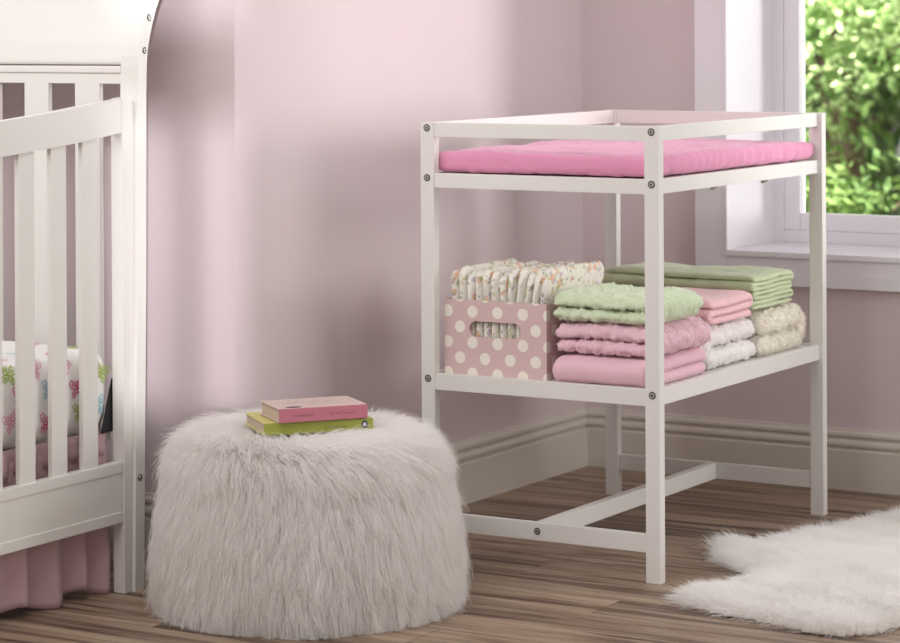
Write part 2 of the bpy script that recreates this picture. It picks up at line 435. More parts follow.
# baseboards with a moulded top: profile (distance from wall, height)
BP = [(0, 0), (.018, 0), (.018, .094), (.0165, .097), (.0115, .0985), (.0115, .101), (.0155, .104), (.0175, .109), (.0165, .115), (.0125, .1195),
      (.0095, .121), (.0095, .124), (.0125, .127), (.0145, .131), (.0135, .137), (.010, .141), (.008, .147), (0, .147)]
mb = MB(); mb.prism([(WY-d, z) for d, z in BP], 'x', WX, 4.6); struct(mb.build('baseboard_back', M['trim']))
mb = MB(); mb.prism([(WX+d, z) for d, z in BP], 'y', RY-.018, WY-.009); struct(mb.build('baseboard_left', M['trim']))
mb = MB(); mb.prism([(RY-d, z) for d, z in BP], 'x', -3.2, WX+.009); struct(mb.build('baseboard_recess', M['trim']))

# ================================================================== CHANGING TABLE
A_, B_, H_, PW, PT = .5603, .8623, .92, .0323, .0224
tab = empty('changing_table', (-.28, .43, 0))
tag(tab, 'white wooden changing table with two tiers and bolted square posts', 'changing table')
def part(name, mat, root, **kw):
    mb = MB(); mb.box(**kw); return mb.build(name, mat, root)
posts = []
for (x0, y0) in ((-PW, 0), (-A_, 0), (-PW, B_-PT), (-A_, B_-PT)):
    mb = MB(); mb.box(x0, x0+PW, y0, y0+PT, 0, H_, .0016); posts.append(mb.build('leg', M['paint'], tab))
RT = .016
for z0, z1, nm in ((.889, .9195, 'top_rail'), (.782, .8125, 'deck_rail'), (.3555, .390, 'shelf_rail'), (.061, .0975, 'stretcher')):
    mb = MB(); mb.box(-A_+PW, -PW, .002, .002+RT, z0, z1); mb.build(nm, M['paint'], tab)
    mb = MB(); mb.box(-A_+PW, -PW, B_-.002-RT, B_-.002, z0, z1); mb.build(nm, M['paint'], tab)
    if nm != 'stretcher':
        mb = MB(); mb.box(-.010-RT, -.010, PT, B_-PT, z0, z1); mb.build(nm, M['paint'], tab)
        mb = MB(); mb.box(-A_+.010, -A_+.010+RT, PT, B_-PT, z0, z1); mb.build(nm, M['paint'], tab)
mb = MB(); mb.box(-.293, -.272, .002+RT, B_-.002-RT, .061, .0975); mb.build('center_stretcher', M['paint'], tab)
mb = MB(); mb.box(-A_+.026, -.026, .018, B_-.018, .800, .811); mb.build('deck_board', M['paint'], tab)
mb = MB(); mb.box(-A_+.026, -.026, .018, B_-.018, .375, .386); mb.build('shelf_board', M['paint'], tab)
def bolt(x, z, root, y=0, r=.0066, axis='y', parent=None):
    mb = MB()
    if axis == 'y':
        c = Vector((x, y, z)); ax = Vector((0, -1, 0))
    else:
        c = Vector((x, y, z)); ax = Vector((1, 0, 0))
    mb.cyl(c+ax*.0004, ax, r*1.16, .0012, 24, 1)
    mb.cyl(c+ax*.0012, ax, r*.94, .0022, 24, 0, r*.80)
    mb.cyl(c+ax*.0022, ax, r*.34, .0008, 6, 1)
    return mb.build('bolt', [M['metal'], M['dark']], root)
for x in (-PW/2, -A_+PW/2):
    for z in (.908, .8026, .3786): bolt(x, z, tab)
bolt(-.283, .080, tab, .002, .0062)
for y in (.30, .56):
    mb = MB(); mb.cyl((-.020, y, .7785), (0, 0, 1), .006, .007, 14).box(-.03, -.008, y-.004, y+.004, .779, .782, .0005); mb.build('deck_bracket', M['metal'], tab)

# changing pad
def padfn(p, n):
    d = (.0035*vnoise(p, 9, 3) if n.z > -.2 else 0)+.0022*vnoise((p.x*1.0, p.y*3.2, p.z), 12, 8)+.0010*vnoise(p, 45, 1)
    e = abs(vnoise((p.x, p.y*.6, p.z), 16, 5)); d += -.0022*max(0, .12-e)/.12
    if n.z > .7: d += .005*vnoise((p.x, p.y, 0), 4, 9)
    return d
V, F = softbox(-.547, -.017, .027, .846, .8140, .8585, .020, .006, padfn, .016)
mb = MB(); mb.add(V, F, 0, True); pad = mb.build('changing_pad', M['pad']); tag(pad, 'pink velour changing pad lying on the top tier of the white table', 'changing pad')

# ================================================================== STORAGE BOX
bx = empty('storage_box', (-.405, .17, .386)); tag(bx, 'pink card box with cream polka dots and a slot handle', 'storage box')
X0, X1, Y0, Y1, Z0, Z1, TH = -.524, -.278, .036, .300, .3865, .5445, .004
def panel_hole(y0, y1):
    outer = [(X0, Z0), (X1, Z0), (X1, Z1), (X0, Z1)]
    cz, hw, hr = .4845, .0455, .0165; cxm = -.4015
    hole = [(cxm+(hw if math.cos(t) > 0 else -hw)+hr*math.cos(t), cz+hr*math.sin(t)) for t in [2*PI*(k+.5)/32 for k in range(32)]]
    tri = tessellate_polygon([[Vector((a, b, 0)) for a, b in outer], [Vector((a, b, 0)) for a, b in hole]])
    al = outer+hole; n = len(al); mb = MB()
    mb.add([(a, y0, b) for a, b in al]+[(a, y1, b) for a, b in al], [tuple(t) for t in tri]+[tuple(n+i for i in reversed(t)) for t in tri]
           + [(i, (i+1) % 4, n+(i+1) % 4, n+i) for i in range(4)]+[(4+i, 4+(i+1) % 32, n+4+(i+1) % 32, n+4+i) for i in range(32)])
    return mb
panel_hole(Y0, Y0+TH).build('front_panel', M['dots'], bx, recalc=True)
panel_hole(Y1-TH, Y1).build('back_panel', M['dots'], bx)
for x in (X0, X1-TH):
    mb = MB(); mb.box(x, x+TH, Y0+TH, Y1-TH, Z0, Z1, .0004); mb.build('side_panel', M['dots'], bx)
mb = MB(); mb.box(X0+TH, X1-TH, Y0+TH, Y1-TH, Z0, Z0+TH, 0); mb.build('bottom_panel', M['dots'], bx)

# folded diapers standing in the box
ND = 12
dl = ['leftmost folded floral diaper in the polka dot box', 'second folded floral diaper from the left in the box', 'third folded floral diaper from the left in the box',
      'fourth folded floral diaper from the left in the box', 'fifth folded floral diaper from the left in the box', 'sixth folded floral diaper from the left in the box',
      'sixth folded floral diaper from the right in the box', 'fifth folded floral diaper from the right in the box', 'fourth folded floral diaper from the right in the box',
      'third folded floral diaper from the right in the box', 'second folded floral diaper from the right in the box', 'rightmost folded floral diaper in the box beside the mint blanket']
dxs = (X1-X0-2*TH-.006)/ND
for i in range(ND):
    cx = X0+TH+.003+dxs*(i+.5); th = dxs*.5*1.0
    top = .604+.006*math.sin(i*1.9)+.004*random.random()+.004*(i/ND); y0 = Y0+TH+.004+.003*random.random(); y1 = Y1-TH-.006
    lean = .005*math.sin(i*.8+.5)+.026*((i+.5)/ND-.35)
    nxs, V, F = 5, [], []
    # a strip folded over the top: profile across x, height z, swept along y with gathered ruffles
    ny = 44; ring_ = []
    prof = []
    for k in range(9): prof.append((-th*.97, Z0+TH+.002+(top-th*1.0-(Z0+TH+.002))*k/8))
    for k in range(1, 8):
        a = PI-PI*k/8; prof.append((th*.97*math.cos(a), top-th*1.0+th*1.0*math.sin(a)))
    for k in range(9): prof.append((th*.97, top-th*1.0-(top-th*1.0-(Z0+TH+.002))*k/8))
    npz = len(prof)
    for j in range(ny+1):
        t = j/ny; y = y0+(y1-y0)*t
        endr = math.sqrt(max(0, 1-(1-min(1, min(t, 1-t)*(y1-y0)/.026))**2)); endr = max(.10, endr)
        for (px_, pz_) in prof:
            hf = max(0, (pz_-Z1+.02)/(top-Z1+.02))
            hx = max(0, (pz_-Z1-.002)/(top-Z1))
            ruff = .0030*math.sin(y*330+i*2+pz_*60)+.0024*math.sin(pz_*480+i)+.0030*noise.noise(Vector((y*70, pz_*50, i*3.3)))
            rnd = 1 if t > .5 else endr
            zz = pz_ +.0016*math.sin(y*330+i*1.3)*hf - (1-endr)*.034*hf*(1 if t < .5 else 1.2) + .0035*noise.noise(Vector((y*24, i*1.9, 0)))*hf
            yy = y+.0035*noise.noise(Vector((pz_*70, i*5.1, 2)))*(1-t)
            xx = px_*endr*(1.0+.05*hx)+math.copysign(ruff*.5, px_)*hx+lean*hx*(.6+.4*t)+.002*noise.noise(Vector((y*18, pz_*20, i)))*hf
            if pz_ < Z1: xx = max(-th*.99, min(th*.99, xx))
            V.append((cx+xx, yy, zz))
    for j in range(ny):
        for k in range(npz-1): F.append((j*npz+k, j*npz+k+1, (j+1)*npz+k+1, (j+1)*npz+k))
        F.append((j*npz+npz-1, j*npz, (j+1)*npz, (j+1)*npz+npz-1))
    F.append(tuple(range(npz))); F.append(tuple(reversed(range(ny*npz, ny*npz+npz))))
    mb = MB(); mb.add(V, F, 0, True); o = mb.build('folded_diaper', M['floral'])
    tag(o, dl[i], 'diaper', 'folded diapers in the polka dot box')

# ================================================================== FOLDED BLANKETS
def folded(name, mat, u0, u1, w0, w1, z0, z1, layers, axis='y', start=0, fill=.94, step=.005, jit=.004, disp=None, sag=.0, endr=.6, seed=0, topround=0):
    """zigzag folded cloth; layers stacked in z, folds at u0/u1, swept along w.  axis = sweep axis ('x' or 'y')"""
    rd = random.Random(seed)
    p = (z1-z0)/layers; path = []; r = p/2
    side = start                       # 0: begins at u0 going to u1
    ends = [(u0+r+jit*rd.random(), u1-r-jit*rd.random()) for _ in range(layers)]
    for l in range(layers):
        zc = z0+p*(l+.5)
        a, b = ends[l] if side == 0 else (ends[l][1], ends[l][0])
        if l > 0: a = lastb
        n = max(2, int(abs(b-a)/step))
        for k in range(n+1 if l == layers-1 else n): path.append((a+(b-a)*k/n, zc))
        if l < layers-1:
            s = 1 if b > a else -1
            m = max(5, int(PI*r/step*1.2))
            for k in range(m): 
                t = -PI/2+PI*k/m
                path.append((b+s*r*math.cos(t), zc+r+r*math.sin(t)))
        lastb = b; side = 1-side
    n = len(path); h = r*fill
    nrm = []
    for i in range(n):
        a = path[max(0, i-1)]; b = path[min(n-1, i+1)]; d = (b[0]-a[0], b[1]-a[1]); l_ = math.hypot(*d) or 1; nrm.append((-d[1]/l_, d[0]/l_))
    rings = []; nw = max(4, int((w1-w0)/step)); V = []; F = []
    cap = []
    for (pt, nn, sgn) in ((path[0], nrm[0], -1), (path[-1], nrm[-1], 1)):
        tx, tz = nn[1], -nn[0]
        cap.append([(pt[0]+sgn*tx*h*math.sin(t)+nn[0]*h*math.cos(t)*(-sgn)*(-1)*1.0, pt[1]+sgn*tz*h*math.sin(t)+nn[1]*h*math.cos(t)) for t in [PI*k/6 for k in range(1, 6)]])
    def section(e):
        hh = h*e; left = [(q[0]+m_[0]*hh, q[1]+m_[1]*hh) for q, m_ in zip(path, nrm)]; right = [(q[0]-m_[0]*hh, q[1]-m_[1]*hh) for q, m_ in zip(path, nrm)]
        def capp(i, sgn):
            nn = nrm[i]; tx, tz = nn[1], -nn[0]; q = path[i]; out = []
            for k in range(1, 5):
                t = PI*k/5
                out.append((q[0]+sgn*tx*hh*math.sin(t)+nn[0]*hh*math.cos(t), q[1]+sgn*tz*hh*math.sin(t)+nn[1]*hh*math.cos(t)))
            return out
        e1 = capp(n-1, 1); e0 = capp(0, -1)
        return left+e1+right[::-1]+e0[::-1]
    for j in range(nw+1):
        t = j/nw; w = w0+(w1-w0)*t; d = min(t, 1-t)*(w1-w0); R_ = r*endr
        e = 1 if d >= R_ else max(.25, math.sqrt(max(0, 1-(1-d/R_)**2)))
        sec = section(e)
        for (u, z) in sec:
            # soft overall shape: edges sag towards the shelf, the top crowns slightly
            fu = min(abs(u-u0), abs(u1-u))/.04; fw = min(abs(w-w0), abs(w1-w))/.04
            ed = max(0, 1-min(1, fu, fw)); hz = (z-z0)/(z1-z0)
            z_ = z-sag*ed**2*hz
            V.append([u, w, z_])
    m = len(sec)
    for j in range(nw):
        for k in range(m): F.append((j*m+k, j*m+(k+1) % m, (j+1)*m+(k+1) % m, (j+1)*m+k))
    # flat ends: left/right pairs
    for base in (0, nw*m):
        q = []
        for i in range(n-1):
            a, b, c, d_ = base+i, base+i+1, base+(n+4)+(n-1-(i+1)), base+(n+4)+(n-1-i)
            q.append((a, b, c, d_))
        q.append(tuple([base+n-1]+[base+n+k for k in range(4)]+[base+n+4]))
        q.append(tuple([base+n+4+n-1]+[base+2*n+4+k for k in range(4)]+[base+0]))
        F += q
    V = [Vector((u, w, z)) if axis == 'y' else Vector((w, u, z)) for u, w, z in V]
    mb = MB(); mb.add(V, F, 0, True); o = mb.build(name, mat)
    if disp:
        me = o.data; no = [v.normal.copy() for v in me.vertices]
        for v, nn in zip(me.vertices, no): v.co = v.co+nn*disp(v.co, nn)
        me.update()
    # low-frequency softness
    me = o.data
    for v in me.vertices:
        q = Vector((v.co.x*7+seed, v.co.y*7, v.co.z*3)); hz = max(0, (v.co.z-z0)/(z1-z0))
        v.co.z += .006*noise.noise(q)*hz; v.co.x += .003*noise.noise(q*1.6+Vector((5, 0, 0))); v.co.y += .003*noise.noise(q*1.6+Vector((0, 9, 0)))
        v.co.z = max(v.co.z, z0+.0005)
    me.update()
    return o

def rosette(s, a):
    def f(p, n):
        d = noise.voronoi(p*s)[0]; return a*(.30-min(d[0], .9)) + a*.5*noise.noise(p*s*2.2)
    return f
def minky_ribs(a, pitch):
    rs = rosette(66, .0085)
    def f(p, n): return rs(p, n)+(a*(abs(math.sin(p.y*PI/pitch+3*noise.noise(p*9)))-.5) if n.x > .3 else 0)
    return f

SH = .3862
o = folded('folded_blanket', M['pinksmooth'], .026, .300, -.258, -.034, SH, .446, 2, 'x', 1, .97, .0045, .003, lambda p, n: .0022*noise.noise(p*22)+(.0035*(abs(math.sin(p.y*PI/.016))-.5) if n.x > .3 else 0), .008, .9, 1)
tag(o, 'smooth pink fleece blanket folded at the bottom of the front stack', 'blanket')
o2 = folded('folded_blanket', M['pinkplush'], -.262, -.032, .028, .300, .447, .512, 2, 'y', 0, .97, .004, .004, minky_ribs(.007, .021), .010, .9, 2)
tag(o2, 'pink plush blanket folded in the middle of the front stack under the mint one', 'blanket')
o3 = folded('folded_blanket', M['mint'], -.262, -.032, .026, .248, .5135, .576, 2, 'y', 0, .98, .004, .004, minky_ribs(.007, .021), .012, .9, 3)
tag(o3, 'mint green plush blanket folded on top of the pink blankets', 'blanket')
o4 = folded('folded_blanket', M['whiteplush'], .322, .572, -.25, -.040, SH, .482, 2, 'x', 1, .97, .004, .004, rosette(75, .011), .008, .9, 4)
tag(o4, 'white rosette plush blanket folded under the coral pink knit one', 'blanket')
o5 = folded('folded_blanket', M['waffle'], .318, .532, -.27, -.034, .484, .544, 3, 'x', 1, .93, .004, .004, rosette(190, .0010), .010, .8, 5)
tag(o5, 'coral pink knit blanket folded on top of the white plush blanket', 'blanket')
o6 = folded('folded_blanket', M['cream'], .576, .818, -.26, -.034, SH, .490, 2, 'x', 0, .97, .004, .006, rosette(62, .011), .014, .9, 6)
tag(o6, 'cream sherpa blanket folded under the sage green flannel beside the right post', 'blanket')
o7 = folded('folded_blanket', M['flannel'], .548, .768, -.42, -.040, .494, .572, 7, 'x', 1, .90, .004, .022, lambda p, n: .0022*noise.noise(Vector((p.x*30, p.y*30, p.z*60))), .008, .8, 7)
tag(o7, 'sage green flannel sheet folded in many layers on top of the back stack', 'blanket')

def up(P, Nn): return np.tile(np.array([0, 0, -.5]), (len(P), 1))+rng.normal(size=P.shape)*.6
def vis(m, nn): return ((nn[:, 2] > .2) | (nn[:, 0] > .15) | (nn[:, 1] < -.15)).astype(float)
for ob, mt, nn_, ln in ((o2, 'pinkpile', 3000, .004), (o3, 'mintpile', 3000, .004), (o4, 'whitepile', 3500, .004), (o6, 'creampile', 16000, .009)):
    fur(ob, 'pile', M[mt], nn_, ln, .00045, up, 4, .4, .5, .5, 900, .4, 5, vis)

# ================================================================== POUF
PC = Vector((-.521, -.492, 0))
pf = empty('pouf', PC); tag(pf, 'round white shaggy fur pouf with two books on top', 'pouf')
def pouf_r(z):
    t = z/.315
    return .271+.009*math.sin(PI*min(1, t))-.034*t**2.4-(.010*(1-min(1, z/.03))**2)
prof = [(.001, .004), (.15, .004), (.235, .006)]
for k in range(15): z = .012+.238*k/14; prof.append((pouf_r(z), z))
rc = .082
for k in range(1, 9):
    a = PI/2*k/8; prof.append((pouf_r(.250)-rc+rc*math.cos(a), .250+rc*.92*math.sin(a)))
for k in range(1, 8): r = (pouf_r(.250)-rc)*(1-k/7.0); prof.append((max(.001, r), .3255+.006*math.sin(PI/2*k/7)))
V, F = [], []; ns = 64
for (r, z) in prof:
    for k in range(ns):
        a = 2*PI*k/ns; q = Vector((math.cos(a)*2, math.sin(a)*2, z*5)); rr = r*(1+.03*noise.noise(q))
        V.append((PC.x+rr*math.cos(a), PC.y+rr*math.sin(a), z))
for i in range(len(prof)-1):
    for k in range(ns): F.append((i*ns+k, i*ns+(k+1) % ns, (i+1)*ns+(k+1) % ns, (i+1)*ns+k))
mb = MB(); mb.add(V, F, 0, True); body = mb.build('pouf_body', M['furback'], pf)
# books lie on top of the pouf
BOOKS = [dict(c=(-.491, -.512), rz=math.radians(52), L=.178, W=.125, z0=.3700, z1=.3965), dict(c=(-.511, -.500), rz=math.radians(49), L=.216, W=.155, z0=.346, z1=.3685)]
def under_book(m, nn):
    out = np.ones(len(m))
    for b in BOOKS:
        d = m[:, :2]+np.array([PC.x, PC.y])-np.array(b['c']); c, s = math.cos(-b['rz']), math.sin(-b['rz'])
        u = d[:, 0]*c-d[:, 1]*s; v = d[:, 0]*s+d[:, 1]*c
        out[(abs(u) < b['L']/2+.006) & (v < b['W']/2+.004) & (v > -b['W']/2+.004) & (m[:, 2] > .28)] = 0
    out[m[:, 2] < .008] = 0
    return out
def pouf_comb(P, Nn):
    r = P[:, :2]/(np.linalg.norm(P[:, :2], axis=1)[:, None]+1e-6)
    G = np.zeros_like(P)
    topw = np.clip((Nn[:, 2]-.15)/.8, 0, 1)[:, None]
    G[:, 2] = -1.0*(1-topw[:, 0])-.15
    sw = np.stack([-r[:, 1], r[:, 0]], 1)
    G[:, :2] = topw*(r*.8+sw*.35)+.1*sw
    nz = np.array([[noise.noise(Vector((p[0]*9, p[1]*9, p[2]*9+k*7))) for k in range(3)] for p in P])
    G += nz*.15
    return G/(np.linalg.norm(G, axis=1)[:, None]+1e-6)
fur(body, 'fur', M['fur'], 170000, .064, .00034, pouf_comb, 7, .88, .26, .50, 8000, .45, 21, under_book, .002, 'long white shaggy fur')

# ================================================================== BOOKS
def squiggle(mb, x0, x1, y, z, amp, plane, mi, seed, w=.0007):
    rd = random.Random(seed); pts = []; x = x0
    while x < x1:
        pts.append((x, y+amp*(rd.random()*2-1))); x += amp*.7
    for a, b in zip(pts, pts[1:]):
        d = Vector((b[0]-a[0], b[1]-a[1])); n = Vector((-d.y, d.x)).normalized()*w/2
        q = [(a[0]+n.x, a[1]+n.y), (b[0]+n.x, b[1]+n.y), (b[0]-n.x, b[1]-n.y), (a[0]-n.x, a[1]-n.y)]
        if plane == 'top': mb.add([(u, v, z) for u, v in q], [(0, 1, 2, 3)], mi)
        else: mb.add([(u, z, v) for u, v in q], [(0, 1, 2, 3)], mi)
def disc(mb, c, rx, rz_, plane, off, mi, n=20):
    q = [(c[0]+rx*math.cos(2*PI*k/n), c[1]+rz_*math.sin(2*PI*k/n)) for k in range(n)]
    mb.add([(u, v, off) if plane == 'top' else (u, off, v) for u, v in q], [tuple(range(n))], mi)
def book(b, spine, cover, label, ink):
    r = empty('book', (b['c'][0], b['c'][1], b['z0']), b['rz']); tag(r, label, 'book', 'books on the pouf')
    h = b['z1']-b['z0']; l, w = b['L']/2, b['W']/2; t = .0022
    mb = MB(); mb.box(-l+.003, l-.003, -w+.003, w-.004, t, h-t, .0004); mb.build('pages', M['pages'], r, True)
    mb = MB(); mb.box(-l, l, -w+.002, w, h-t, h, .0008); mb.box(-l, l, -w+.002, w, 0, t, .0008)
    if ink == 'pink':
        squiggle(mb, -l*.6, l*.5, .01, h+.0003, .006, 'top', 1, 4, .0012); squiggle(mb, -l*.3, l*.6, -.02, h+.0003, .004, 'top', 2, 9, .001)
        disc(mb, (-l*.62, -w*.72), .016, .009, 'top', h+.0003, 1)
    mb.build('cover', [cover, M['ink'], M['bookpink']], r, True)
    mb = MB(); mb.box(-l, l, -w, -w+.004, 0, h, .0016, 0)
    if ink == 'pink':
        squiggle(mb, -l*.66, -l*.22, h*.47, -w-.0003, .0030, 'front', 1, 1); squiggle(mb, l*.12, l*.72, h*.5, -w-.0003, .0026, 'front', 1, 2)
        squiggle(mb, -l*.08, -l*.02, h*.5, -w-.0003, .0026, 'front', 1, 5)
    else:
        squiggle(mb, l*.1, l*.52, h*.42, -w-.0003, .0022, 'front', 1, 3)
        disc(mb, (l*.84, h*.52), .0062, .0075, 'front', -w-.0003, 2); disc(mb, (l*.84, h*.52), .0030, .0040, 'front', -w-.0005, 3)
    mb.build('spine', [spine, M['ink'], M['navy'], M['inkwhite']], r, True)
    return r
book(BOOKS[0], M['bookpink'], M['bookcover'], 'pink clothbound book lying on top of the lime green book', 'pink')
book(BOOKS[1], M['bookgreen'], M['bookyellow'], 'lime green book lying on the fur pouf under the pink book', 'green')

# ================================================================== FUR RUG
RO = [(-.022, .390), (-.036, .35), (-.010, .295), (.040, .230), (.10, .180), (.155, .150), (.170, .09), (.150, .01), (.115, -.06), (.098, -.115), (.115, -.15), (.16, -.165), (.225, -.185), (.315, -.20),
      (.38, -.225), (.43, -.243), (.485, -.243), (.53, -.20), (.545, -.14), (.57, -.08), (.66, -.04), (.76, -.06), (.88, -.12), (.97, -.06), (.95, .1), (.91, .3), (.90, .5), (.96, .68), (.97, .82), (.86, .93), (.72, .92),
      (.60, .99), (.46, 1.05), (.30, 1.02), (.20, .93), (.165, .82), (.125, .68), (.09, .55), (.055, .44), (.035, .395), (.01, .402)]
def inside(x, y):
    c = False; j = len(RO)-1
    for i in range(len(RO)):
        if (RO[i][1] > y) != (RO[j][1] > y) and x < (RO[j][0]-RO[i][0])*(y-RO[i][1])/(RO[j][1]-RO[i][1])+RO[i][0]: c = not c
        j = i
    return c
def edist(x, y):
    m = 9
    for i in range(len(RO)):
        a = RO[i-1]; b = RO[i]; dx, dy = b[0]-a[0], b[1]-a[1]; t = max(0, min(1, ((x-a[0])*dx+(y-a[1])*dy)/(dx*dx+dy*dy)))
        m = min(m, math.hypot(x-a[0]-t*dx, y-a[1]-t*dy))
    return m
g = .012; V, F, ix = [], [], {}
def rv(i, j):
    if (i, j) not in ix:
        x, y = i*g, j*g; d = edist(x, y) if inside(x, y) else 0
        ix[(i, j)] = len(V); V.append((x, y, .004+.022*(1-math.exp(-d/.035))+.004*noise.noise(Vector((x*9, y*9, 0)))*min(1, d/.05)))
    return ix[(i, j)]
for i in range(-10, 84):
    for j in range(-24, 86):
        if inside((i+.5)*g, (j+.5)*g): F.append((rv(i, j), rv(i+1, j), rv(i+1, j+1), rv(i, j+1)))
rug = empty('fur_rug', (.4, .35, 0)); tag(rug, 'white faux sheepskin rug lying on the wood floor beside the table', 'rug')
nb = len(V); V2 = [(x, y, .0015) for x, y, z in V]; from collections import Counter
ec = Counter(); 
for f in F:
    for a, b in zip(f, f[1:]+f[:1]): ec[(a, b)] += 1
side = [(b, a, a+nb, b+nb) for (a, b) in ec if (b, a) not in ec]
mb = MB(); mb.add(V, F, 0, True); mb.v += V2
for f in [tuple(reversed([i+nb for i in f])) for f in F]+side: mb.f.append(f); mb.mi.append(0); mb.sm.append(True)
rb = mb.build('rug_backing', M['furback'], rug)
cxr = np.array([.10, .03])
def rug_comb(P, Nn):
    G = np.zeros_like(P); d = P[:, :2]-cxr; d /= np.linalg.norm(d, axis=1)[:, None]+1e-6
    G[:, :2] = d*.8; G[:, 2] = -.15
    nz = np.array([[noise.noise(Vector((p[0]*11, p[1]*11, k*7))) for k in range(3)] for p in P]); G += nz*.9
    return G/(np.linalg.norm(G, axis=1)[:, None]+1e-6)
fur(rb, 'fur', M['rugfur'], 150000, .038, .00036, rug_comb, 6, .60, .28, .35, 9000, .4, 8, lambda m, nn: (nn[:, 2] > 0).astype(float), .002, 'dense white fur')

# ================================================================== CRIB
cr = empty('crib', (-1.5, -.9, 0)); tag(cr, 'white wooden baby crib with tall sleigh back and slatted end', 'crib')
XO = -.8785                      # outer face of the back post
def curve_back(z):               # front surface of the sleigh back, y at height z
    pts = [(0, -.5740), (.25, -.5700), (.6, -.5630), (.9, -.5600), (.98, -.5600), (1.058, -.5580), (1.098, -.5510), (1.138, -.5380), (1.178, -.5210), (1.22, -.4960), (1.26, -.4620), (1.285, -.4200)]
    for (a, ya), (b, yb) in zip(pts, pts[1:]):
        if a <= z <= b: return ya+(yb-ya)*(z-a)/(b-a)
def sleigh(z0, z1, inset, thick, n=26, low=None):
    zs = [z0+(z1-z0)*k/n for k in range(n+1)]; front = []; back = []
    for z in zs:
        y = curve_back(z); dz = .004; s = (curve_back(min(1.285, z+dz))-curve_back(max(0, z-dz)))/(min(1.285, z+dz)-max(0, z-dz)); l_ = math.hypot(1, s)
        ny, nz = 1/l_, -s/l_
        front.append((y+ny*inset, z+nz*inset)); back.append((y+ny*(inset+thick), z+nz*(inset+thick)))
    if low is not None:
        front = [(low(z), z) for z in [0, .25, .5, .75, .9]]+[p for p in front if p[1] > .92]
    return front+back[::-1]
for x1 in (XO, -2.262+.043):     # stiles with scroll tops
    mb = MB(); mb.prism(sleigh(0, 1.28, 0, .029, 60), 'x', x1-.043, x1); s = mb.build('back_stile', M['crib'], cr)
    if x1 == XO:
        for (yy, z) in ((-.5205, 1.143), (-.5360, 1.077)): bolt(x1, z, cr, yy, .0058, 'x', s).parent = s
        bolt(x1, .2250, cr, -.5570, .0058, 'x').parent = s
        for c in s.children: pass
XI0, XI1 = -2.219, XO-.043
mb = MB(); mb.prism(sleigh(1.049, 1.275, .007, .014, 30), 'x', XI0, XI1, 0, True); mb.build('back_panel', M['crib'], cr)
mb = MB(); mb.prism(sleigh(1.255, 1.284, -.004, .036, 6), 'x', XI0-.05, XI1+.045, 0); mb.build('crest_rail', M['crib'], cr)
mb = MB(); mb.box(XI0, XI1, -.5600, -.538, 1.032, 1.046, .003); mb.box(XI0, XI1, -.5560, -.536, 1.010, 1.034, .002); mb.build('upper_back_rail', M['crib'], cr)
mb = MB(); mb.box(XI0, XI1, -.560, -.538, .16, .235, .002); mb.build('lower_back_rail', M['crib'], cr)
for k in range(9):
    x1 = -.978-.132*k-.0
    if k == 0: x1 = -.978
    mb = MB(); mb.box(x1-.063, x1, -.5560, -.5430, .23, 1.012, .002); mb.build('back_slat', M['crib'], cr)
# end panels
XE = -.886
def rail_z(y, top):
    P_ = [(-1.30, .895), (-1.2, .918), (-1.08, .937), (-.963, .949), (-.91, .953), (-.835, .959), (-.761, .966), (-.673, .975), (-.589, .982), (-.555, .984)] if top else \
         [(-1.30, .829), (-1.2, .852), (-1.08, .871), (-.963, .883), (-.887, .888), (-.793, .895), (-.701, .903), (-.623, .912), (-.595, .915), (-.555, .918)]
    for (a, za), (b, zb) in zip(P_, P_[1:]):
        if a <= y <= b: return za+(zb-za)*(y-a)/(b-a)
def end_panel(xo, sgn):
    """sgn=+1: outer face towards +x"""
    def X(a, b): return (xo-b, xo-a) if sgn > 0 else (xo+a, xo+b)
    x0, x1 = X(0, .028)
    mb = MB()
    mb.prism([(-.597, 0), (-.579, 0), (-.5665, .45), (-.5625, .9), (-.5625, .972), (-.567, .980), (-.578, .984), (-.600, .982)][::1], 'x', x0, x1); mb.build('leg', M['crib'], cr)
    mb = MB(); mb.box(x0, x1, -1.29, -1.245, 0, .90, .002); mb.build('leg', M['crib'], cr)
    ys = [-1.2455+(1.2455-.6002)*k/30 for k in range(31)]
    a0, a1 = X(.0015, .0225)
    mb = MB(); mb.prism([(y, rail_z(y, 0)) for y in ys]+[(y, rail_z(y, 1)) for y in reversed(ys)], 'x', a0, a1); mb.build('end_top_rail', M['crib'], cr)
    mb = MB()
    a0, a1 = X(.002, .022); mb.box(a0, a1, -1.245, -.600, .240, .262, .002); mb.box(a0, a1, -1.245, -.600, .141, .163, .002)
    a0, a1 = X(.004, .020); mb.box(a0, a1, -1.245, -.600, .160, .243, .001)
    mb.build('end_bottom_rail', M['crib'], cr)
    a0, a1 = X(.006, .017)
    for k in range(6):
        yc = -.6945-.0945*k
        mb = MB(); mb.box(a0, a1, yc-.023, yc+.023, .255, rail_z(yc, 0)+.006, .0022); mb.build('end_slat', M['crib'], cr)
end_panel(XE, 1); end_panel(-2.255, -1)
# low front rail (towards the room)
mb = MB(); mb.box(-2.225, -.916, -1.282, -1.258, .80, .865, .003); mb.build('front_top_rail', M['crib'], cr)
mb = MB(); mb.box(-2.225, -.916, -1.282, -1.258, .141, .262, .003); mb.build('front_bottom_rail', M['crib'], cr)
for k in range(12):
    x = -.98-.107*k; mb = MB(); mb.box(x-.02, x+.02, -1.276, -1.264, .255, .805, .002); mb.build('front_slat', M['crib'], cr)
mb = MB(); mb.box(-2.215, -.93, -1.24, -.585, .300, .318, .002); mb.build('mattress_support', M['crib'], cr)

